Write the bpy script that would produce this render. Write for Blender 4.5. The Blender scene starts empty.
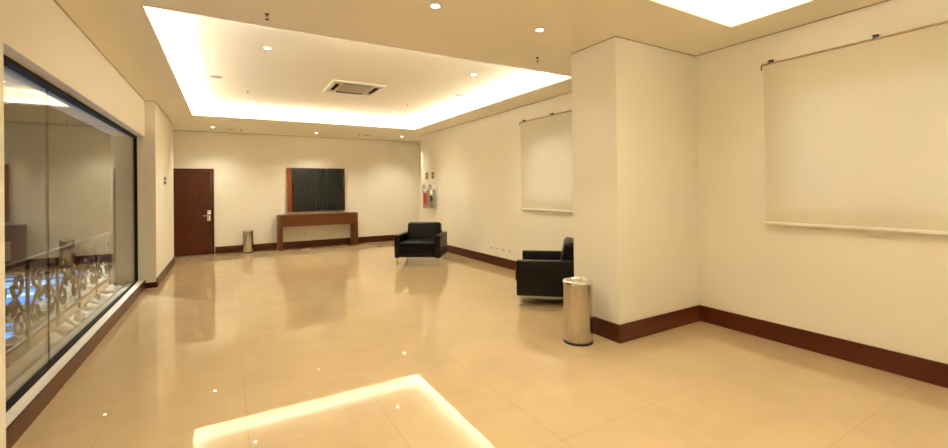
import bpy, bmesh, math, random
from mathutils import Vector, Matrix
random.seed(4)
PI = math.pi
sc = bpy.context.scene
C = sc.collection

# ---------------------------------------------------------------- room dimensions (metres)
H = 3.16            # lower ceiling
HU = H + 0.25       # raised ceiling fields
XR = 4.849          # right wall
XC, YC, YC2 = 3.467, 3.019, 3.67   # column
YB = 12.88          # back wall
YRE, YLE = 11.365, 11.75           # where the right / left wall end before the back alcoves
XL2, XL = -1.04, -1.185            # left wall: thick part, thin part above the window
YJ = 8.965          # step in the left wall
XG = -1.315         # glass plane
YF = -3.2           # wall behind the camera

# ---------------------------------------------------------------- materials
def mat(name, col, rough=0.5, metal=0.0, **k):
    m = bpy.data.materials.new(name); m.use_nodes = True
    b = m.node_tree.nodes['Principled BSDF']
    b.inputs['Base Color'].default_value = (*col, 1)
    b.inputs['Roughness'].default_value = rough
    b.inputs['Metallic'].default_value = metal
    for n, v in k.items():
        b.inputs[n.replace('_', ' ')].default_value = v
    return m

def noise_into(m, c1, c2, scale=(1, 1, 1), nscale=5, detail=4, bump=0.0, rough=None):
    nt = m.node_tree; N = nt.nodes; L = nt.links; b = N['Principled BSDF']
    tc = N.new('ShaderNodeTexCoord'); mp = N.new('ShaderNodeMapping'); mp.inputs['Scale'].default_value = scale
    nz = N.new('ShaderNodeTexNoise'); nz.inputs['Scale'].default_value = nscale; nz.inputs['Detail'].default_value = detail
    cr = N.new('ShaderNodeValToRGB')
    cr.color_ramp.elements[0].position = .3; cr.color_ramp.elements[0].color = (*c1, 1)
    cr.color_ramp.elements[1].position = .7; cr.color_ramp.elements[1].color = (*c2, 1)
    L.new(tc.outputs['Object'], mp.inputs['Vector']); L.new(mp.outputs[0], nz.inputs['Vector'])
    L.new(nz.outputs['Fac'], cr.inputs['Fac']); L.new(cr.outputs['Color'], b.inputs['Base Color'])
    if bump:
        bp = N.new('ShaderNodeBump'); bp.inputs['Strength'].default_value = bump; bp.inputs['Distance'].default_value = .002
        L.new(nz.outputs['Fac'], bp.inputs['Height']); L.new(bp.outputs[0], b.inputs['Normal'])
    if rough:
        mr = N.new('ShaderNodeMapRange'); mr.inputs['To Min'].default_value = rough[0]; mr.inputs['To Max'].default_value = rough[1]
        L.new(nz.outputs['Fac'], mr.inputs['Value']); L.new(mr.outputs[0], b.inputs['Roughness'])
    return m

def emis(name, col, s):
    m = bpy.data.materials.new(name); m.use_nodes = True
    nt = m.node_tree; nt.nodes.clear()
    e = nt.nodes.new('ShaderNodeEmission'); e.inputs[0].default_value = (*col, 1); e.inputs[1].default_value = s
    o = nt.nodes.new('ShaderNodeOutputMaterial'); nt.links.new(e.outputs[0], o.inputs[0])
    return m

WARM = (1.0, 0.93, 0.765)
M = {}
M['wall'] = noise_into(mat('wall_paint', (.8, .75, .64), .55), (.80, .755, .645), (.825, .78, .67), nscale=1.2, bump=.02)
M['ceil'] = noise_into(mat('ceiling_paint', (.72, .66, .54), .7), (.885, .845, .735), (.90, .86, .75), nscale=.8)
M['cove'] = mat('cove_paint', (.86, .83, .75), .7)
M['wood'] = noise_into(mat('dark_red_wood', (.1, .03, .01), .32), (.050, .0095, .0022), (.085, .018, .004), (3, 3, .35), 9, 6, .05)
M['woodh'] = noise_into(mat('dark_red_wood_long_grain', (.1, .03, .01), .3), (.048, .009, .0022), (.080, .017, .004), (.5, .5, 14), 5, 6, .05)
M['woodt'] = noise_into(mat('walnut_table_wood', (.2, .08, .03), .33), (.085, .024, .007), (.125, .038, .011), (.5, .5, 14), 5, 6, .05)
M['woodf'] = noise_into(mat('orange_frame_wood', (.3, .1, .03), .35), (.20, .050, .013), (.27, .075, .022), (3, 3, .35), 9, 6)
M['leather'] = noise_into(mat('black_leather', (.012, .011, .010), .36), (.0035, .003, .0028), (.007, .006, .005), nscale=60, bump=.25)
M['leather'].node_tree.nodes['Principled BSDF'].inputs['Specular IOR Level'].default_value = .16
for k_ in ('wood', 'woodh', 'woodt', 'woodf'): M[k_].node_tree.nodes['Principled BSDF'].inputs['Specular IOR Level'].default_value = .28
M['chrome'] = mat('chrome', (.83, .82, .80), .09, 1)
M['steel'] = noise_into(mat('brushed_steel', (.70, .66, .60), .2, 1), (.50, .47, .42), (.62, .58, .52), (6, 6, .5), 6, 3, rough=(.14, .24))
M['darksteel'] = mat('dark_gap', (.02, .018, .016), .5)
M['white'] = mat('white_plastic', (.80, .78, .72), .4)
M['black'] = mat('black_rubber', (.015, .014, .014), .5)
M['frame'] = mat('black_window_frame', (.010, .008, .007), .7, Specular_IOR_Level=.2)
M['red'] = mat('red_paint', (.55, .02, .02), .3)
M['signbrown'] = mat('sign_brown', (.23, .085, .03), .5)
M['signpale'] = mat('sign_pale', (.75, .62, .4), .5)
M['blackdot'] = mat('black_plastic', (.02, .02, .02), .3)
M['iron'] = mat('wrought_iron', (.040, .022, .013), .45, .3)
M['stone'] = noise_into(mat('pale_stone', (.6, .55, .45), .5), (.5, .44, .34), (.62, .56, .45), nscale=3)
M['darkwall'] = mat('dark_exterior_wall', (.10, .060, .025), .85)
M['ledge'] = noise_into(mat('brown_stone', (.22, .16, .10), .35), (.17, .12, .08), (.25, .19, .13), nscale=3)
M['leaf'] = noise_into(mat('leaf_green_sparkle', (.1, .13, .06), .35), (.05, .06, .025), (.55, .56, .45), nscale=8)  # pale end of the ramp paints sparkles of light onto the leaves
M['lamp'] = emis('lamp_glow', (1, .90, .72), 14)
M['led'] = emis('led_strip_glow', WARM, 40); M['led2'] = emis('led_strip_glow_soft', WARM, 52)

# screen: dark glass with faint vertical bands
m = mat('screen_glass', (.012, .016, .016), .12); M['screen'] = m
noise_into(m, (.004, .006, .006), (.012, .018, .020), (4, 4, .12), 3, 2)

# floor: big polished tiles with thin joints
m = mat('polished_floor_tile', (.72, .6, .45), .05); M['floor'] = m
nt = m.node_tree; N = nt.nodes; L = nt.links; b = N['Principled BSDF']
b.inputs['IOR'].default_value = 1.53
tc = N.new('ShaderNodeTexCoord'); sx = N.new('ShaderNodeSeparateXYZ'); L.new(tc.outputs['Object'], sx.inputs[0])
def math_(op, a, bb=None):
    n = N.new('ShaderNodeMath'); n.operation = op
    for i, v in enumerate((a, bb)):
        if v is None: continue
        if isinstance(v, (int, float)): n.inputs[i].default_value = v
        else: L.new(v, n.inputs[i])
    return n.outputs[0]
def joint(co, off, step):
    f = math_('FRACT', math_('DIVIDE', math_('SUBTRACT', co, off), step))
    d = math_('MINIMUM', f, math_('SUBTRACT', 1.0, f))
    return math_('LESS_THAN', math_('MULTIPLY', d, step), .0022), math_('FLOOR', math_('DIVIDE', math_('SUBTRACT', co, off), step))
jx, ix = joint(sx.outputs[0], .11 - 8.57, .857)
jy, iy = joint(sx.outputs[1], 1.15 - 9.0, .90)
jj = math_('MAXIMUM', jx, math_('MULTIPLY', jy, .4))
nz = N.new('ShaderNodeTexNoise'); nz.inputs['Scale'].default_value = 2.2; nz.inputs['Detail'].default_value = 8; nz.inputs['Distortion'].default_value = 1.2
L.new(tc.outputs['Object'], nz.inputs['Vector'])
cr = N.new('ShaderNodeValToRGB')
cr.color_ramp.elements[0].position = .3; cr.color_ramp.elements[0].color = (.445, .325, .182, 1)
cr.color_ramp.elements[1].position = .7; cr.color_ramp.elements[1].color = (.485, .355, .20, 1)
L.new(nz.outputs['Fac'], cr.inputs['Fac'])
wn = N.new('ShaderNodeTexWhiteNoise'); wn.noise_dimensions = '2D'
cb = N.new('ShaderNodeCombineXYZ'); L.new(ix, cb.inputs[0]); L.new(iy, cb.inputs[1]); L.new(cb.outputs[0], wn.inputs['Vector'])
hs = N.new('ShaderNodeHueSaturation'); L.new(cr.outputs[0], hs.inputs['Color'])
L.new(math_('ADD', math_('MULTIPLY', wn.outputs['Value'], .04), .98), hs.inputs['Value'])
mx = N.new('ShaderNodeMix'); mx.data_type = 'RGBA'
L.new(math_('MULTIPLY', jj, .85), mx.inputs['Factor']); L.new(hs.outputs[0], mx.inputs['A']); mx.inputs['B'].default_value = (.20, .12, .06, 1)
L.new(mx.outputs['Result'], b.inputs['Base Color'])
L.new(math_('ADD', math_('MULTIPLY', jj, .5), .006), b.inputs['Roughness'])

# clear glass: fresnel mix of a mirror and a clear pane
def glass(name, ior, tint):
    m = bpy.data.materials.new(name); m.use_nodes = True
    nt = m.node_tree; nt.nodes.clear()
    fr = nt.nodes.new('ShaderNodeFresnel'); ge = nt.nodes.new('ShaderNodeNewGeometry'); mi = nt.nodes.new('ShaderNodeMix')
    mi.inputs['A'].default_value = ior; mi.inputs['B'].default_value = 1 / ior      # same reflectance on either face of the sheet
    nt.links.new(ge.outputs['Backfacing'], mi.inputs['Factor']); nt.links.new(mi.outputs['Result'], fr.inputs['IOR'])
    t = nt.nodes.new('ShaderNodeBsdfTransparent'); t.inputs[0].default_value = (*tint, 1)
    g = nt.nodes.new('ShaderNodeBsdfGlossy'); g.inputs['Roughness'].default_value = .0; g.inputs[0].default_value = (.95, .95, .93, 1)
    mix = nt.nodes.new('ShaderNodeMixShader'); o = nt.nodes.new('ShaderNodeOutputMaterial')
    nt.links.new(fr.outputs[0], mix.inputs[0]); nt.links.new(t.outputs[0], mix.inputs[1]); nt.links.new(g.outputs[0], mix.inputs[2]); nt.links.new(mix.outputs[0], o.inputs[0])
    return m
M['glass'] = glass('shopfront_glass', 1.55, (.86, .85, .80))
M['glass2'] = glass('window_glass', 1.45, (.9, .92, .92))

# blind fabric
m = bpy.data.materials.new('blind_fabric'); m.use_nodes = True; M['fabric'] = m
nt = m.node_tree; N = nt.nodes; L = nt.links; b = N['Principled BSDF']
b.inputs['Base Color'].default_value = (.84, .77, .62, 1); b.inputs['Roughness'].default_value = .6
tr = N.new('ShaderNodeBsdfTranslucent'); tr.inputs[0].default_value = (.8, .76, .66, 1)
tp = N.new('ShaderNodeBsdfTransparent')
m1 = N.new('ShaderNodeMixShader'); m1.inputs[0].default_value = .12
m2 = N.new('ShaderNodeMixShader'); m2.inputs[0].default_value = .20
L.new(b.outputs[0], m1.inputs[1]); L.new(tr.outputs[0], m1.inputs[2]); L.new(m1.outputs[0], m2.inputs[1]); L.new(tp.outputs[0], m2.inputs[2])
L.new(m2.outputs[0], N['Material Output'].inputs[0])

# pool water, with bright ripple glints put into its colour
m = mat('pool_water', (.03, .2, .55), .12); M['water'] = m
nt = m.node_tree; N = nt.nodes; L = nt.links; b = N['Principled BSDF']
tc = N.new('ShaderNodeTexCoord'); mp = N.new('ShaderNodeMapping'); mp.inputs['Scale'].default_value = (.35, 1.3, 1); mp.inputs['Rotation'].default_value = (0, 0, .5)
wv = N.new('ShaderNodeTexNoise'); wv.inputs['Scale'].default_value = 1.6; wv.inputs['Detail'].default_value = 5
cr = N.new('ShaderNodeValToRGB')
cr.color_ramp.elements[0].position = .42; cr.color_ramp.elements[0].color = (.015, .17, .55, 1)
cr.color_ramp.elements[1].position = .62; cr.color_ramp.elements[1].color = (.55, .75, .9, 1)
e = cr.color_ramp.elements.new(.54); e.color = (.05, .32, .75, 1)
L.new(tc.outputs['Object'], mp.inputs[0]); L.new(mp.outputs[0], wv.inputs['Vector']); L.new(wv.outputs['Fac'], cr.inputs[0]); L.new(cr.outputs[0], b.inputs['Base Color'])

# ---------------------------------------------------------------- mesh helpers
class MB:
    """collects simple shapes into one mesh"""
    def __init__(s): s.bm = bmesh.new()
    def box(s, a, b, bev=0.0, seg=2):
        a, b = Vector(a), Vector(b)
        lo = Vector([min(a[i], b[i]) for i in range(3)]); hi = Vector([max(a[i], b[i]) for i in range(3)])
        t = bmesh.new(); bmesh.ops.create_cube(t, size=1)
        for v in t.verts: v.co = Vector([lo[i] + (v.co[i] + .5) * (hi[i] - lo[i]) for i in range(3)])
        if bev: bmesh.ops.bevel(t, geom=t.edges[:], offset=bev, segments=seg, profile=.5, affect='EDGES')
        s._add(t, bev > 0); return s
    def _add(s, t, smooth=False):
        for f in t.faces: f.smooth = smooth
        me = bpy.data.meshes.new('t'); t.to_mesh(me); t.free(); s.bm.from_mesh(me); bpy.data.meshes.remove(me)
    def lathe(s, prof, n=32, mtx=None):
        """prof: list of (r, z)"""
        t = bmesh.new(); rings = []
        for r, z in prof:
            if r < 1e-6: rings.append([t.verts.new((0, 0, z))])
            else: rings.append([t.verts.new((r * math.cos(2 * PI * i / n), r * math.sin(2 * PI * i / n), z)) for i in range(n)])
        for A, B in zip(rings, rings[1:]):
            if len(A) == 1 and len(B) == 1: continue
            for i in range(n):
                j = (i + 1) % n
                if len(A) == 1: t.faces.new((A[0], B[j], B[i]))
                elif len(B) == 1: t.faces.new((A[i], A[j], B[0]))
                else: t.faces.new((A[i], A[j], B[j], B[i]))
        bmesh.ops.recalc_face_normals(t, faces=t.faces)
        if mtx: t.transform(mtx)
        s._add(t, True); return s
    def tube(s, pts, r, n=8):
        pts = [Vector(p) for p in pts]; t = bmesh.new(); rings = []; up = None
        for i, p in enumerate(pts):
            d = (pts[min(i + 1, len(pts) - 1)] - pts[max(i - 1, 0)]).normalized()
            if up is None: up = d.orthogonal().normalized()
            up = (up - d * up.dot(d)).normalized(); w = d.cross(up)
            rr = r[i] if isinstance(r, (list, tuple)) else r
            rings.append([t.verts.new(p + (up * math.cos(2 * PI * k / n) + w * math.sin(2 * PI * k / n)) * rr) for k in range(n)])
        for A, B in zip(rings, rings[1:]):
            for k in range(n): t.faces.new((A[k], A[(k + 1) % n], B[(k + 1) % n], B[k]))
        t.faces.new(rings[0][::-1]); t.faces.new(rings[-1])
        bmesh.ops.recalc_face_normals(t, faces=t.faces)
        s._add(t, True); return s
    def xf(s, m): s.bm.transform(m); return s
    def build(s, name, m, parent=None, **props):
        me = bpy.data.meshes.new(name); s.bm.to_mesh(me); s.bm.free()
        me.materials.append(m)
        o = bpy.data.objects.new(name, me); C.objects.link(o)
        if any(p.use_smooth for p in me.polygons):
            try: me.set_sharp_from_angle(angle=math.radians(40))
            except Exception: pass
        if parent: o.parent = parent
        for k, v in props.items(): o[k] = v
        return o

def thing(name, label, cat, loc=(0, 0, 0), rz=0, group=None):
    o = bpy.data.objects.new(name, None); C.objects.link(o)
    o.location = loc; o.rotation_euler = (0, 0, rz); o.empty_display_size = .1
    o['label'] = label; o['category'] = cat
    if group: o['group'] = group
    return o
def struct_empty(name):
    o = bpy.data.objects.new(name, None); C.objects.link(o); o['kind'] = 'structure'; return o
def copy_tree(o, parent=None):
    c = o.copy(); C.objects.link(c); c.parent = parent
    for ch in list(o.children): copy_tree(ch, c)
    return c
S = dict(kind='structure')

BH, BT = .185, .018
# ---------------------------------------------------------------- the room shell
MB().box((-1.9, YF - .2, -.12), (5.6, YB + .2, 0)).build('floor', M['floor'], **S)

w = MB()
T = -1.62
w.box((T, 8.965, 0), (XL2, YLE, HU + .2))                   # thick part after the window
w.box((T, YF, 0), (XL2, 3.28, HU + .2))                     # pier before the window
w.box((T, 3.28, 2.545), (XL, YJ, HU + .2))                  # wall above the window
w.box((T, 3.28, -.1), (XL - BT, YJ, .125))                       # sill below the glass
w.box((T, YLE - .01, 0), (-1.36, YB + .2, HU + .2))
w.build('wall_left', M['wall'], **S)

# right wall with two window openings behind the blinds
def wall_x(w, x0, x1, y0, y1, z0, z1, holes):
    """a wall slab from y0 to y1 with rectangular holes (ya, yb, za, zb)"""
    ys = y0
    for ya, yb, za, zb in sorted(holes):
        w.box((x0, ys, z0), (x1, ya, z1)); w.box((x0, ya, z0), (x1, yb, za)); w.box((x0, ya, zb), (x1, yb, z1)); ys = yb
    w.box((x0, ys, z0), (x1, y1, z1))
w = MB()
WH = [(-.45, 2.17, 1.32, 2.58), (3.95, 6.36, 1.32, 2.58)]
wall_x(w, XR, XR + .2, YF, YRE, 0, HU + .2, WH)
w.box((XR + .19, YRE - .2, 0), (5.6, YRE, HU + .2)); w.box((5.42, YRE - .01, 0), (5.62, YB + .2, HU + .2))
w.build('wall_right', M['wall'], **S)
MB().box((-1.62, YB, 0), (5.62, YB + .2, HU + .2)).build('wall_back', M['wall'], **S)
MB().box((-1.62, YF - .2, 0), (5.1, YF, HU + .2)).build('wall_front', M['wall'], **S)
MB().box((XC, YC, 0), (XR + .05, YC2, H + .05)).build('column', M['wall'], **S)

# ceiling: lower board with two raised, lit fields
CV = [(-.59, 4.245, 4.44, 10.30), (-.59, 4.288, -1.6, 2.30)]     # x0,x1,y0,y1 of the openings
TR = .20; TH = .03
c = MB(); xa, xb = -1.62, 5.6
segs = [(YF - .1, CV[1][2]), (CV[1][3], CV[0][2]), (CV[0][3], YB + .1)]
for ya, yb in segs: c.box((xa, ya, H), (xb, yb, H + TH))
for x0, x1, y0, y1 in CV:
    c.box((xa, y0, H), (x0, y1, H + TH)); c.box((x1, y0, H), (xb, y1, H + TH))
c.build('ceiling', M['ceil'], **S)
for i, (x0, x1, y0, y1) in enumerate(CV):
    q = MB(); a, b_, d, e = x0 - TR, x1 + TR, y0 - TR, y1 + TR
    q.box((a - .03, d, H + TH), (a, e, HU)); q.box((b_, d, H + TH), (b_ + .03, e, HU))
    q.box((a, d - .03, H + TH), (b_, d, HU)); q.box((a, e, H + TH), (b_, e + .03, HU))
    q.build('trim_%d' % (i + 1), M['cove'], **S)
    MB().box((a - .03, d - .03, HU), (b_ + .03, e + .03, HU + .03)).build('ceiling', M['ceil'], **S)
    # light strip lying in the trough all the way round
    s = MB(); k = .14; z0, z1 = H + TH, H + TH + .018
    s.box((x0 - k - .03, y0 - k, z0), (x0 - k, y1 + k, z1)); s.box((x1 + k, y0 - k, z0), (x1 + k + .03, y1 + k, z1))
    s.box((x0 - k, y0 - k - .03, z0), (x1 + k, y0 - k, z1)); s.box((x0 - k, y1 + k, z0), (x1 + k, y1 + k + .03, z1))
    s.build('cove_light_strip', M['led'] if i == 0 else M['led2'],
            label=['warm strip light hidden round the large raised ceiling field with the air conditioner',
                   'warm strip light hidden round the smaller raised ceiling field near the big blind'][i],
            category='strip light')

# shade of the gap between walls and ceiling, put in as thin dark strips
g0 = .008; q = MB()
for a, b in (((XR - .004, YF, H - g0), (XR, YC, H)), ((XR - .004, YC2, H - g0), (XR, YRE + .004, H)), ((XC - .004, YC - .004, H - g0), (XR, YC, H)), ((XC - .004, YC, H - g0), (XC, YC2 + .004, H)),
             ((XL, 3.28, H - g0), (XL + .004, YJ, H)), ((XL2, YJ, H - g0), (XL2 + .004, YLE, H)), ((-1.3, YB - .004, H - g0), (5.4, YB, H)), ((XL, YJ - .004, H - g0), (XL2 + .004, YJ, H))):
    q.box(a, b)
q.build('trim_3', mat('painted_gap_shade', (.36, .29, .20), .8), **S)

# baseboards
BH, BT = .185, .018
def bb(name, boxes, m=M['woodh']):
    w = MB()
    for a, b in boxes: w.box(a, b)
    w.build(name, m, **S)
bb('baseboard_right', [((XR - BT, YF, 0), (XR, YC, BH)), ((XR - BT, YC2, 0), (XR, YRE + BT, BH)), ((XR, YRE, 0), (5.42, YRE + BT, BH)), ((5.42 - BT, YRE, 0), (5.42, YB, BH))])
bb('baseboard_column', [((XC - BT, YC - BT, 0), (XR - BT, YC, BH)), ((XC - BT, YC, 0), (XC, YC2 + BT, BH)), ((XC, YC2, 0), (XR - BT, YC2 + BT, BH))])
bb('baseboard_back', [((-.27, YB - BT, 0), (5.4, YB, BH))])
bb('baseboard_left', [((XL - BT, 3.28, 0), (XL, YJ, .138)), ((XL2, YJ, 0), (XL2 + BT, YLE + BT, .15)), ((XL - BT, YJ - BT, 0), (XL2 + BT, YJ, .09)), ((-1.36, YLE, 0), (XL2, YLE + BT, .15))])
# (the low wall under the window carries the same brown board, standing proud of the sill)

# ---------------------------------------------------------------- big interior window on the left
win = struct_empty('window_1')
ZB, ZT = .122, 2.545
f = MB(); fw = .025
f.box((XG - .03, 3.2, ZT - fw - .01), (XG + .03, YJ, ZT)).box((XG - .03, 3.2, ZB), (XG + .018, YJ, ZB + fw))
f.box((XG - .03, YJ - .045, ZB + fw), (XG + .03, YJ, ZT - fw))
f.build('window_frame', M['frame'], win)
gx = lambda y: XG + .005 - (YJ - y) * .0055        # the panes stand very slightly out of line with the wall
for ya, yb in ((3.2, 5.026), (5.030, YJ - .045)):
    w = MB(); bmv = [[w.bm.verts.new((gx(y) + d, y, z)) for z in (ZB + fw, ZT - fw)] for d in (-.005, .005) for y in (ya, yb)]
    A, B, C_, D = bmv
    for q in ((A[0], A[1], B[1], B[0]), (C_[0], D[0], D[1], C_[1])): w.bm.faces.new(q)
    w.build('glass_pane', M['glass'], win)
MB().box((gx(5.028) - .005, 5.0262, ZB + fw), (gx(5.028) + .0052, 5.0298, ZT - fw)).build('silicone_joint', M['frame'], win)

# ---------------------------------------------------------------- windows behind the blinds
for i, (ya, yb, za, zb) in enumerate(WH):
    win = struct_empty('window_%d' % (i + 2)); x0, x1 = XR + .10, XR + .15
    f = MB(); t = .05
    f.box((x0, ya, za), (x1, yb, za + t)).box((x0, ya, zb - t), (x1, yb, zb)).box((x0, ya, za + t), (x1, ya + t, zb - t)).box((x0, yb - t, za + t), (x1, yb, zb - t))
    ms = [1.385, .53] if i == 0 else [5.55, 4.75]
    for y in ms: f.box((x0, y - .03, za + t), (x1, y + .03, zb - t))
    f.build('window_frame', M['white'], win)
    e = [ya + t] + sorted(ms) + [yb - t]
    for p, q in zip(e, e[1:]): MB().box((x0 + .02, p, za + t), (x0 + .03, q, zb - t)).build('glass_pane', M['glass2'], win)

def blind(name, label, y0, y1, brs):
    t = thing(name, label, 'roller blind', (XR - .045, (y0 + y1) / 2, 1.2)); hl = (y1 - y0) / 2; yc = (y0 + y1) / 2
    MB().box((-.0015, -hl, .02), (.0015, hl, 1.635)).build('fabric', M['fabric'], t)
    MB().tube([(0, -hl - .015, 1.645), (0, hl + .015, 1.645)], .011, 10).build('rail', mat_rail, t, label='thin brown rail')
    MB().box((-.012, -hl, 0), (.012, hl, .028), .004).build('bottom_bar', M['white'], t)
    for y in brs:
        y -= yc
        MB().box((-.012, y - .012, 1.646), (.045, y + .012, 1.656), .002).box((-.012, y - .014, 1.672), (.045, y + .014, 1.681), .002).box((.03, y - .02, 1.65), (.045, y + .02, 1.69)).build('bracket', M['blackdot'], t)
    MB().box((-.006, hl - .004, 0.02), (.006, hl + .006, 1.60)).build('side_hem', M['white'], t)
    MB().tube([(-.012, hl + .012, 1.64), (-.012, hl + .012, 1.59)], .006, 8).build('rail_end', M['blackdot'], t)
mat_rail = mat('brown_rail', (.36, .24, .13), .4)
blind('roller_blind', 'wide cream roller blind on the plain wall beside the square column', -.52, 2.26, (2.2, 1.385, .55))
blind('roller_blind', 'cream roller blind partly hidden behind the column above the armchair', 3.85, 6.47, (6.4, 5.6, 4.8))

# ---------------------------------------------------------------- door
d = struct_empty('door_1')
x0, x1, zt = -1.215, -.285, 2.2; jw = .065; yf = YB - .035
MB().box((x0, yf, 0), (x0 + jw, YB, zt - jw)).box((x1 - jw, yf, 0), (x1, YB, zt - jw)).box((x0, yf, zt - jw), (x1, YB, zt)).build('door_frame', M['wood'], d)
MB().box((x0 + jw + .004, YB - .02, .008), (x1 - jw - .004, YB - .001, zt - jw - .004)).build('door_leaf', M['wood'], d)
hd = MB().box((-.435, YB - .032, .86), (-.365, YB - .02, 1.13), .004).build('door_handle', M['chrome'], d)
MB().tube([(-.40, YB - .03, 1.0), (-.40, YB - .075, 1.0), (-.42, YB - .085, 1.0), (-.53, YB - .085, .995)], .011, 10).build('lever', M['chrome'], hd)
MB().lathe([(0, 0), (.022, 0), (.022, .018), (0, .018)], 20, Matrix.Translation((-.40, YB - .03, 1.10)) @ Matrix.Rotation(PI / 2, 4, 'X')).build('lock', M['darksteel'], hd)

# ---------------------------------------------------------------- console table
t = thing('console_table', 'long narrow dark wood console table standing below the framed screen', 'console table', (2.23, 12.62, 0))
hw, dp = 1.06, .22
MB().box((-hw, -dp, .905), (hw, dp, .955), .003).build('tabletop', M['woodt'], t)
for s in (-1, 1):
    MB().box((s * hw, -dp, 0), (s * (hw - .115), dp, .905), .003).build('leg', M['woodt'], t)
MB().box((-(hw - .115), -dp + .004, .64), (hw - .115, -dp + .034, .905)).build('apron', M['woodt'], t)
MB().box((-(hw - .115), dp - .03, .64), (hw - .115, dp - .004, .905)).build('rear_apron', M['woodt'], t)

# ---------------------------------------------------------------- framed screen
t = thing('framed_screen', 'large dark wall screen in a wooden frame above the console table', 'screen', (2.235, YB - .04, 1.02))
hw = .785
f = MB().box((-hw, -.04, 0), (-hw + .115, .04, 1.23))
f.build('side_frame', M['woodf'], t, label='broad orange-brown side strip')
MB().box((hw - .02, -.04, 0), (hw, .04, 1.23)).box((-hw + .115, -.04, 1.205), (hw - .02, .04, 1.23)).box((-hw + .115, -.04, 0), (hw - .02, .04, .02)).build('frame', M['wood'], t)
MB().box((-hw + .115, -.03, .02), (hw - .02, .03, 1.205)).build('screen_panel', M['screen'], t)

# ---------------------------------------------------------------- armchairs
def armchair(label, loc, rz):
    t = thing('armchair', label, 'armchair', loc, rz)     # front faces local -y
    W, D = .50, .43
    MB().box((-W + .11, -D + .02, .15), (W - .11, D - .03, .30), .012).build('seat_base', M['leather'], t)
    for s in (-1, 1):
        MB().box((s * W, -D, .14), (s * (W - .112), D, .62), .018, 3).build('armrest', M['leather'], t)
        MB().tube([(s * (W - .004), -D + .02, .606), (s * (W - .004), D - .02, .606)], .006, 6).tube([(s * (W - .108), -D + .02, .606), (s * (W - .108), D - .03, .606)], .006, 6).build('piping', M['leather'], t)
    MB().box((-W + .114, -D - .03, .302), (W - .114, D - .20, .475), .035, 4).build('seat_cushion', M['leather'], t)
    b = MB().box((-W + .114, -.105, -.25), (W - .114, .105, .25), .065, 5)
    b.xf(Matrix.Translation((0, D - .155, .60)) @ Matrix.Rotation(math.radians(-12), 4, 'X')).build('backrest_cushion', M['leather'], t)
    MB().box((-W + .114, D - .045, .15), (W - .114, D, .66), .015, 3).build('back_frame', M['leather'], t)
    for sx in (-1, 1):
        for sy in (-1, 1):
            MB().lathe([(0, 0), (.024, 0), (.026, .006), (.020, .012), (.020, .142), (0, .142)], 16, Matrix.Translation((sx * (W - .05), sy * (D - .05), 0))).build('leg', M['chrome'], t)
    return t
def chair_from(front_a, rz):   # front_a: the front corner on the chair's +x local side... centre from it
    return Vector((front_a[0], front_a[1], 0)) + Matrix.Rotation(rz, 3, 'Z') @ Vector((-.50, .43, 0))
a1 = math.radians(-37)
armchair('low black leather armchair with chrome legs standing by the fire extinguishers', chair_from((3.885, 8.14), a1), a1)
a2 = math.radians(-132)         # faces away towards the left wall
R2 = Matrix.Rotation(a2, 3, 'Z')
p = Vector((3.385, 4.70, 0)) - R2 @ Vector((.50, -.43, 0))
armchair('black leather armchair seen from its side, half hidden behind the column', p, a2)

# ---------------------------------------------------------------- steel bins
def bin_(name, label, loc, r, h):
    t = thing(name, label, 'bin', loc, .4)
    MB().lathe([(0, 0), (r, 0), (r, .022), (0, .022)], 48).build('base', M['black'], t, label='black rubber base ring')
    MB().lathe([(r - .006, .022), (r - .004, .03), (r - .004, h - .035), (0, h - .036)], 48).build('body', M['steel'], t)
    MB().lathe([(r - .004, h - .036), (r + .003, h - .034), (r + .003, h - .018), (r, h - .012), (r - .012, h - .004), (r * .72, h), (r * .70, h - .006), (r * .66, h - .014), (0, h - .018)], 48).build('lid', M['chrome'], t)
    sp = MB().box((-r * .6, -.012, h - .010), (r * .6, .012, h + .004), .003).build('lid_flap', M['chrome'], t)
    return t
bin_('waste_bin', 'round steel waste bin standing beside the square column', (3.145, 3.28, 0), .152, .645)
bin_('waste_bin', 'round steel waste bin against the back wall between door and console table', (.47, 12.62, 0), .128, .60)

# ---------------------------------------------------------------- fire extinguishers and their signs on the right wall
def extinguisher(label, y, red):
    t = thing('fire_extinguisher', label, 'fire extinguisher', (XR - .095, y, 1.09))
    r = .075
    MB().lathe([(0, 0), (r - .01, 0), (r, .012), (r, .42), (r - .02, .465), (.028, .49), (.022, .52), (0, .52)], 28).build('cylinder', M['steel'], t)
    w = MB(); a0 = math.radians(-125); ha = math.radians(30 if red else 24); n = 10
    z0, z1 = (.10, .42) if red else (.20, .34)
    vs = [[w.bm.verts.new(((r + .0015) * math.cos(a0 + ha * (2 * i / n - 1)), (r + .0015) * math.sin(a0 + ha * (2 * i / n - 1)), z)) for z in (z0, z1)] for i in range(n + 1)]
    for A, B in zip(vs, vs[1:]): w.bm.faces.new((A[0], B[0], B[1], A[1]))
    w.build('label_band', M['red'] if red else M['darksteel'], t, label='red label' if red else 'dark label')
    MB().box((-.02, -.02, .52), (.02, .02, .56), .004).box((-.09, -.012, .575), (.02, .012, .59), .003).box((-.08, -.012, .545), (.0, .012, .556), .003).build('valve', M['chrome'], t)
    pts = [(0, .02, .55)]
    for k in range(15):
        a = k / 14 * PI
        pts.append((-.01, .02 + .075 - .075 * math.cos(a), .55 + .09 * math.sin(a)))
    pts += [(-.01, .165, .42), (-.01, .12, .25), (-.01, .09, .18)]
    MB().tube(pts, .010, 8).build('hose', M['black'], t)
    MB().box((.068, -.03, .30), (.0955, .03, .50), .0).build('wall_bracket', M['chrome'], t)
extinguisher('steel fire extinguisher with red label hung next to the wall end corner', 10.84, 1)
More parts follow.
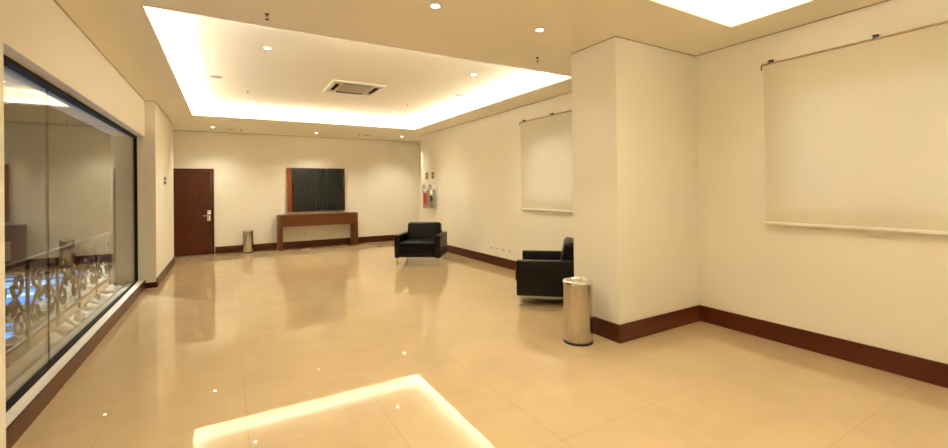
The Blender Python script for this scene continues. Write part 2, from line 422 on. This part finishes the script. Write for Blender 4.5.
extinguisher('steel fire extinguisher with dark label hung on the side towards the blind', 10.42, 0)
for y, lb in ((10.95, 'small brown sign above the fire extinguisher next to the wall end'), (10.55, 'small brown sign above the fire extinguisher on the side towards the blind')):
    t = thing('safety_sign', lb, 'sign', (XR - .004, y, 1.90))
    MB().box((-.004, -.07, 0), (.004, .07, .17)).build('plate', M['signbrown'], t)
    MB().box((-.006, -.03, .06), (-.0045, .03, .11)).build('pale_symbol', M['signpale'], t)

# ---------------------------------------------------------------- wall outlets
def outlet(label, loc, rz, group=None):
    t = thing('wall_outlet', label, 'wall outlet', loc, rz, group)
    MB().box((-.04, -.008, -.06), (.04, 0, .06), .003).build('plate', M['white'], t)
    for dz in (-.02, .02):
        MB().lathe([(0, 0), (.014, 0), (.014, .0035), (0, .0035)], 14, Matrix.Translation((0, -.008, dz)) @ Matrix.Rotation(PI / 2, 4, 'X')).build('socket', M['darksteel'] if dz < 0 else M['white'], t)
lbs = ['white wall outlet above the baseboard, first of four counting from the fire extinguishers',
       'white wall outlet above the baseboard, second of four counting from the fire extinguishers',
       'white wall outlet above the baseboard, third of four counting from the fire extinguishers',
       'white wall outlet above the baseboard, last of four and nearest the half hidden armchair']
for lb, y in zip(lbs, (7.62, 7.37, 7.17, 6.95)): outlet(lb, (XR, y, .375), -PI / 2, 'wall outlets above the baseboard')
outlet('small white wall outlet on the back wall below the console table', (1.91, YB, .38), 0)

t = thing('wall_sensor', 'tiny pale sensor with two dark dots on the wall beside the window', 'sensor', (XL2, 10.05, 1.83))
MB().box((0, -.05, -.08), (.012, .05, .08), .003).build('plate', M['white'], t)
for dz in (-.038, .038): MB().box((.0125, -.035, dz - .026), (.03, .035, dz + .026), .004).build('button', M['blackdot'], t)

# ---------------------------------------------------------------- ceiling fittings
def downlight(label, x, y, z, power, group):
    t = thing('downlight', label, 'downlight', (x, y, z), 0, group)
    MB().lathe([(.040, 0), (.058, 0), (.060, -.004), (.056, -.008), (.040, -.006), (.036, .0)], 28).build('trim_ring', M['white'], t)
    MB().lathe([(0, -.0015), (.030, -.0015), (.030, -.003), (.02, -.006), (0, -.007)], 24).build('bulb', M['lamp'], t)
    ld = bpy.data.lights.new('lamp', 'SPOT'); ld.energy = power; ld.color = WARM; ld.spot_size = math.radians(125); ld.spot_blend = 1; ld.shadow_soft_size = .035
    l = bpy.data.objects.new('lamp', ld); C.objects.link(l); l.parent = t; l.location = (0, 0, -.03)
DP = 80
g = 'recessed ceiling downlights'
lo = [('downlight in the lower ceiling strip close to the second raised field', 1.54, 3.26),
      ('downlight in the lower ceiling strip in line with the column', 2.67, 3.26),
      ('downlight in the lower ceiling strip on the window side of the room', .41, 3.26),
      ('downlight along the back wall above the door', -.28, 11.95),
      ('downlight along the back wall above the framed screen', 2.08, 11.93),
      ('downlight along the back wall near the fire extinguisher corner', 4.42, 11.75)]
for lb, x, y in lo: downlight(lb, x, y, H, DP * (.9 if y > 10 else .15 if x > 2 else .6), g)
up = [('downlight in the raised ceiling, first corner by the window side', .456, 5.93),
      ('downlight in the raised ceiling above the door side of the air conditioner', .456, 9.6),
      ('downlight in the raised ceiling on the blind side near the column', 3.38, 5.78),
      ('downlight in the raised ceiling above the freestanding armchair', 3.36, 9.4)]
for lb, x, y in up: downlight(lb, x, y, HU, DP * (1.3 if y > 8 else 1), g)
for x in (.5, 3.3):  # unseen fill lamps added to brighten the near part of the room
    for y in (-.9, 1.5):
        downlight('added unseen fill downlight in the smaller raised ceiling field over the near floor', x, y, HU, DP * .5, 'added fill downlights of the near raised field')

def sprinkler(label, x, y, z):
    t = thing('sprinkler', label, 'sprinkler', (x, y, z), .5, 'ceiling sprinklers'); t.scale = (.65,) * 3 if z == H else (.45,) * 3
    MB().lathe([(0, .012), (.030, .012), (.032, 0), (.030, -.006), (.012, -.010), (.010, -.035), (0, -.035)], 20).build('body', M['iron'], t)
    MB().tube([(-.018, 0, -.03), (-.022, 0, -.055), (-.004, 0, -.075)], .003, 6).tube([(.018, 0, -.03), (.022, 0, -.055), (.004, 0, -.075)], .003, 6).box((-.02, -.004, -.033), (.02, .004, -.028)).build('yoke', M['iron'], t)
    MB().lathe([(0, -.073), (.026, -.075), (.026, -.079), (0, -.08)], 16).build('deflector', M['iron'], t)
for lb, x, y, z in (('dark sprinkler under the lower ceiling ahead of the raised field, window side', .317, 4.12, H),
                    ('dark sprinkler under the lower ceiling ahead of the raised field, column side', 3.21, 3.97, H),
                    ('small sprinkler in the raised ceiling on the door side', .34, 8.65, HU),
                    ('small sprinkler in the raised ceiling on the armchair side', 3.32, 8.45, HU),
                    ('small sprinkler along the back wall between door and screen', .325, 12.1, H),
                    ('small sprinkler along the back wall past the framed screen', 3.2, 11.85, H)): sprinkler(lb, x, y, z)

def speaker(label, x, y, z):
    t = thing('ceiling_speaker', label, 'speaker', (x, y, z), 0, 'round ceiling speakers')
    MB().lathe([(.085, 0), (.112, 0), (.112, -.008), (.10, -.012), (.088, -.010)], 36).build('rim', M['white'], t)
    MB().lathe([(0, -.006), (.088, -.006), (.088, -.009), (0, -.013)], 36).build('grille', mat_grille, t)
mat_grille = mat('speaker_grille', (.42, .36, .27), .6)
for lb, x, y, z in (('round white speaker in the raised ceiling, window side', -.13, 7.75, HU), ('round white speaker in the raised ceiling, blind side', 3.88, 7.15, HU),
                    ('round white speaker in the raised ceiling near its back edge', 1.9, 10.1, HU),
                    ('round white speaker along the back wall between door and screen', .08, 12.2, H), ('round white speaker along the back wall past the framed screen', 3.42, 11.85, H)): speaker(lb, x, y, z)

mat_slot = mat('slot_black', (.012, .010, .008), .95, Specular_IOR_Level=.05)
# air conditioning cassette
t = thing('air_conditioner', 'square ceiling cassette air conditioner in the raised ceiling', 'air conditioner', (1.955, 7.53, HU))
h = .45
MB().box((-h, -h, -.022), (h, -h + .05, 0), .004).box((-h, h - .05, -.022), (h, h, 0), .004).box((-h, -h + .05, -.022), (-h + .05, h - .05, 0), .004).box((h - .05, -h + .05, -.022), (h, h - .05, 0), .004).build('frame', M['white'], t)
MB().box((-h + .05, -h + .05, -.016), (h - .05, h - .05, 0)).build('panel', mat('cassette_panel', (.58, .50, .38), .5), t)
gr = MB().box((-.25, -.25, -.030), (.25, .25, -.017), .004).build('intake_grille', mat('grille_beige', (.42, .29, .18), .6), t)
sl = MB()
for k in range(14): sl.box((-.24, -.235 + k * .036, -.034), (.24, -.225 + k * .036, -.0305))
sl.build('grille_slats', mat_grille, gr)
for k in range(4):
    o = MB().box((-.24, .30, -.022), (.24, .375, -.0165), .001).xf(Matrix.Rotation(k * PI / 2, 4, 'Z')).build('air_slot', mat_slot, t)
    MB().box((-.235, .374, -.028), (.235, .385, -.023), .002).xf(Matrix.Rotation(k * PI / 2, 4, 'Z')).build('louvre', M['white'], o)

# ---------------------------------------------------------------- beyond the big window: ledge, railing, pool, planting
MB().box((-1.88, 2.0, -.3), (T, 16, -.005)).build('terrace_ledge', M['ledge'], **S)
MB().box((-22, 1, -1.42), (-2.0, 22, -1.3)).build('lower_ground', M['ledge'], **S)
MB().box((-22, 22, -1.5), (-1.7, 22.2, 5)).box((-22, 1, -1.5), (-21.8, 22, 5)).box((-22, .8, -1.5), (-1.7, 1, 5)).box((-22, .8, 5), (-1.7, 22.2, 5.2)).build('added_dark_enclosure', M['darkwall'], **S)  # added dark walls and roof that keep sky light off the big window
MB().box((-16, 6, -1.3), (-2.75, 21, -1.24)).build('pool', M['water'], label='blue lit pool below the railing seen through the big window', category='pool')

rl = thing('iron_railing', 'scrolled wrought iron railing standing outside the big window', 'railing', (-1.80, 2.6, 0))
LEN = 12.6
MB().box((-.03, 0, .885), (.03, LEN, .93), .006).build('handrail', M['iron'], rl)
MB().box((-.015, 0, .085), (.015, LEN, .115), .003).build('bottom_rail', M['iron'], rl)
def spiral(cy, cz, r0, r1, a0, a1, n=26):
    return [(0, cy + (r0 + (r1 - r0) * i / n) * math.cos(a0 + (a1 - a0) * i / n), cz + (r0 + (r1 - r0) * i / n) * math.sin(a0 + (a1 - a0) * i / n)) for i in range(n + 1)]
def panel(w=.9):
    out = []
    for s in (-1, 1):
        q = w / 2
        # long S stem with a curl on both ends, mirrored about the middle
        lowr = spiral(.25, .28, .03, .15, 4.2 * PI, 2.0 * PI)
        upr = spiral(.21, .71, .135, .03, -PI, 1.6 * PI)
        stem = [(0, lowr[-1][1] + (upr[0][1] - lowr[-1][1]) * (3 * k * k - 2 * k ** 3), lowr[-1][2] + (upr[0][2] - lowr[-1][2]) * k) for k in [i / 14 for i in range(1, 14)]]
        out.append([(0, q + s * p[1], p[2]) for p in lowr + stem + upr])
        out.append([(0, q + s * p[1], p[2]) for p in spiral(.085, .50, .08, .02, -PI * .5, 2.2 * PI)])
    return out
P = panel()
proto = []
for pts in P: 
    m_ = MB().tube(pts, .017, 6); proto.append(m_.build('scroll', M['iron'], rl))
ppost = MB().box((-.014, -.014, 0), (.014, .014, .885)).build('post', M['iron'], rl)
for k in range(14):
    for o in proto + [ppost]:
        q = o if k == 0 else o.copy()
        if k: C.objects.link(q); q.parent = rl
        q.location = (0, k * .9, 0)

# clipped hedge with many small leaves behind the railing
t = bmesh.new()
for i in range(5000):
    x = random.uniform(-2.75, -2.12); y = random.uniform(8.0, 15.5)
    top = -.12 + .15 * math.sin(x * 2.3 + y * 1.7) * math.sin(y * .9)
    z = top - abs(random.gauss(0, .18))
    a = random.uniform(0, 2 * PI); s = random.uniform(.03, .065); tl = random.uniform(-.9, .9)
    u = Vector((math.cos(a), math.sin(a), tl)).normalized() * s; v = u.orthogonal().normalized() * s * .4
    c0 = Vector((x, y, z)); t.faces.new([t.verts.new(c0 - u), t.verts.new(c0 + v), t.verts.new(c0 + u), t.verts.new(c0 - v)])
me = bpy.data.meshes.new('hedge'); t.to_mesh(me); t.free(); me.materials.append(M['leaf'])
hg = bpy.data.objects.new('hedge', me); C.objects.link(hg); hg['label'] = 'leafy hedge glittering behind the iron railing outside the window'; hg['category'] = 'hedge'
MB().box((-2.7, 8.2, -1.3), (-2.18, 15.4, -.45)).build('planter', M['darkwall'], hg)

def area(name, loc, rot, size, e, col):
    ld = bpy.data.lights.new(name, 'AREA'); ld.energy = e; ld.color = col; ld.shape = 'RECTANGLE'; ld.size, ld.size_y = size
    o = bpy.data.objects.new(name, ld); C.objects.link(o); o.location = loc; o.rotation_euler = rot; return o
for lx, ly in ((-3.8, 11.5), (-5, 16.5)):  # unseen lamps added above the water to light the pool
    ld = bpy.data.lights.new('added_pool_light', 'SPOT'); ld.energy = 3200; ld.color = (.85, .92, 1.0); ld.spot_size = math.radians(120); ld.spot_blend = .8; ld.shadow_soft_size = .06
    o = bpy.data.objects.new('added_pool_light', ld); C.objects.link(o); o.location = (lx, ly, 4.7)

# ---------------------------------------------------------------- world: dim grey evening outside
wd = bpy.data.worlds.new('World'); sc.world = wd; wd.use_nodes = True
bg = wd.node_tree.nodes['Background']; bg.inputs[0].default_value = (.72, .76, .78, 1); bg.inputs[1].default_value = 1.0

# ---------------------------------------------------------------- camera
yaw, pitch, roll, fpx, cx, cy = 0.5324, 0.005, -0.0122, 423.43, 476.2, 186.8
F = Vector((math.sin(yaw) * math.cos(pitch), math.cos(yaw) * math.cos(pitch), math.sin(pitch)))
R = Vector((math.cos(yaw), -math.sin(yaw), 0)); U = R.cross(F)
c_, s_ = math.cos(roll), math.sin(roll)
R, U = R * c_ + U * s_, -R * s_ + U * c_
cd = bpy.data.cameras.new('camera'); cam = bpy.data.objects.new('camera', cd); C.objects.link(cam)
mw = Matrix((R, U, -F)).transposed().to_4x4(); mw.translation = (0, 0, 1.6); cam.matrix_world = mw
cd.sensor_width = 36; cd.lens = fpx * 36 / 948; cd.shift_x = (474 - cx) / 948; cd.shift_y = (cy - 224) / 948; cd.clip_start = .05
sc.camera = cam

sc.view_settings.view_transform = 'Standard'; sc.view_settings.look = 'None'; sc.view_settings.gamma = 1
sc.view_settings.exposure = 0.98
cy_ = sc.cycles
cy_.use_denoising = True; cy_.max_bounces = 10; cy_.diffuse_bounces = 6; cy_.glossy_bounces = 5; cy_.transparent_max_bounces = 16
cy_.sample_clamp_indirect = 8; cy_.caustics_reflective = False; cy_.caustics_refractive = False; cy_.blur_glossy = .1
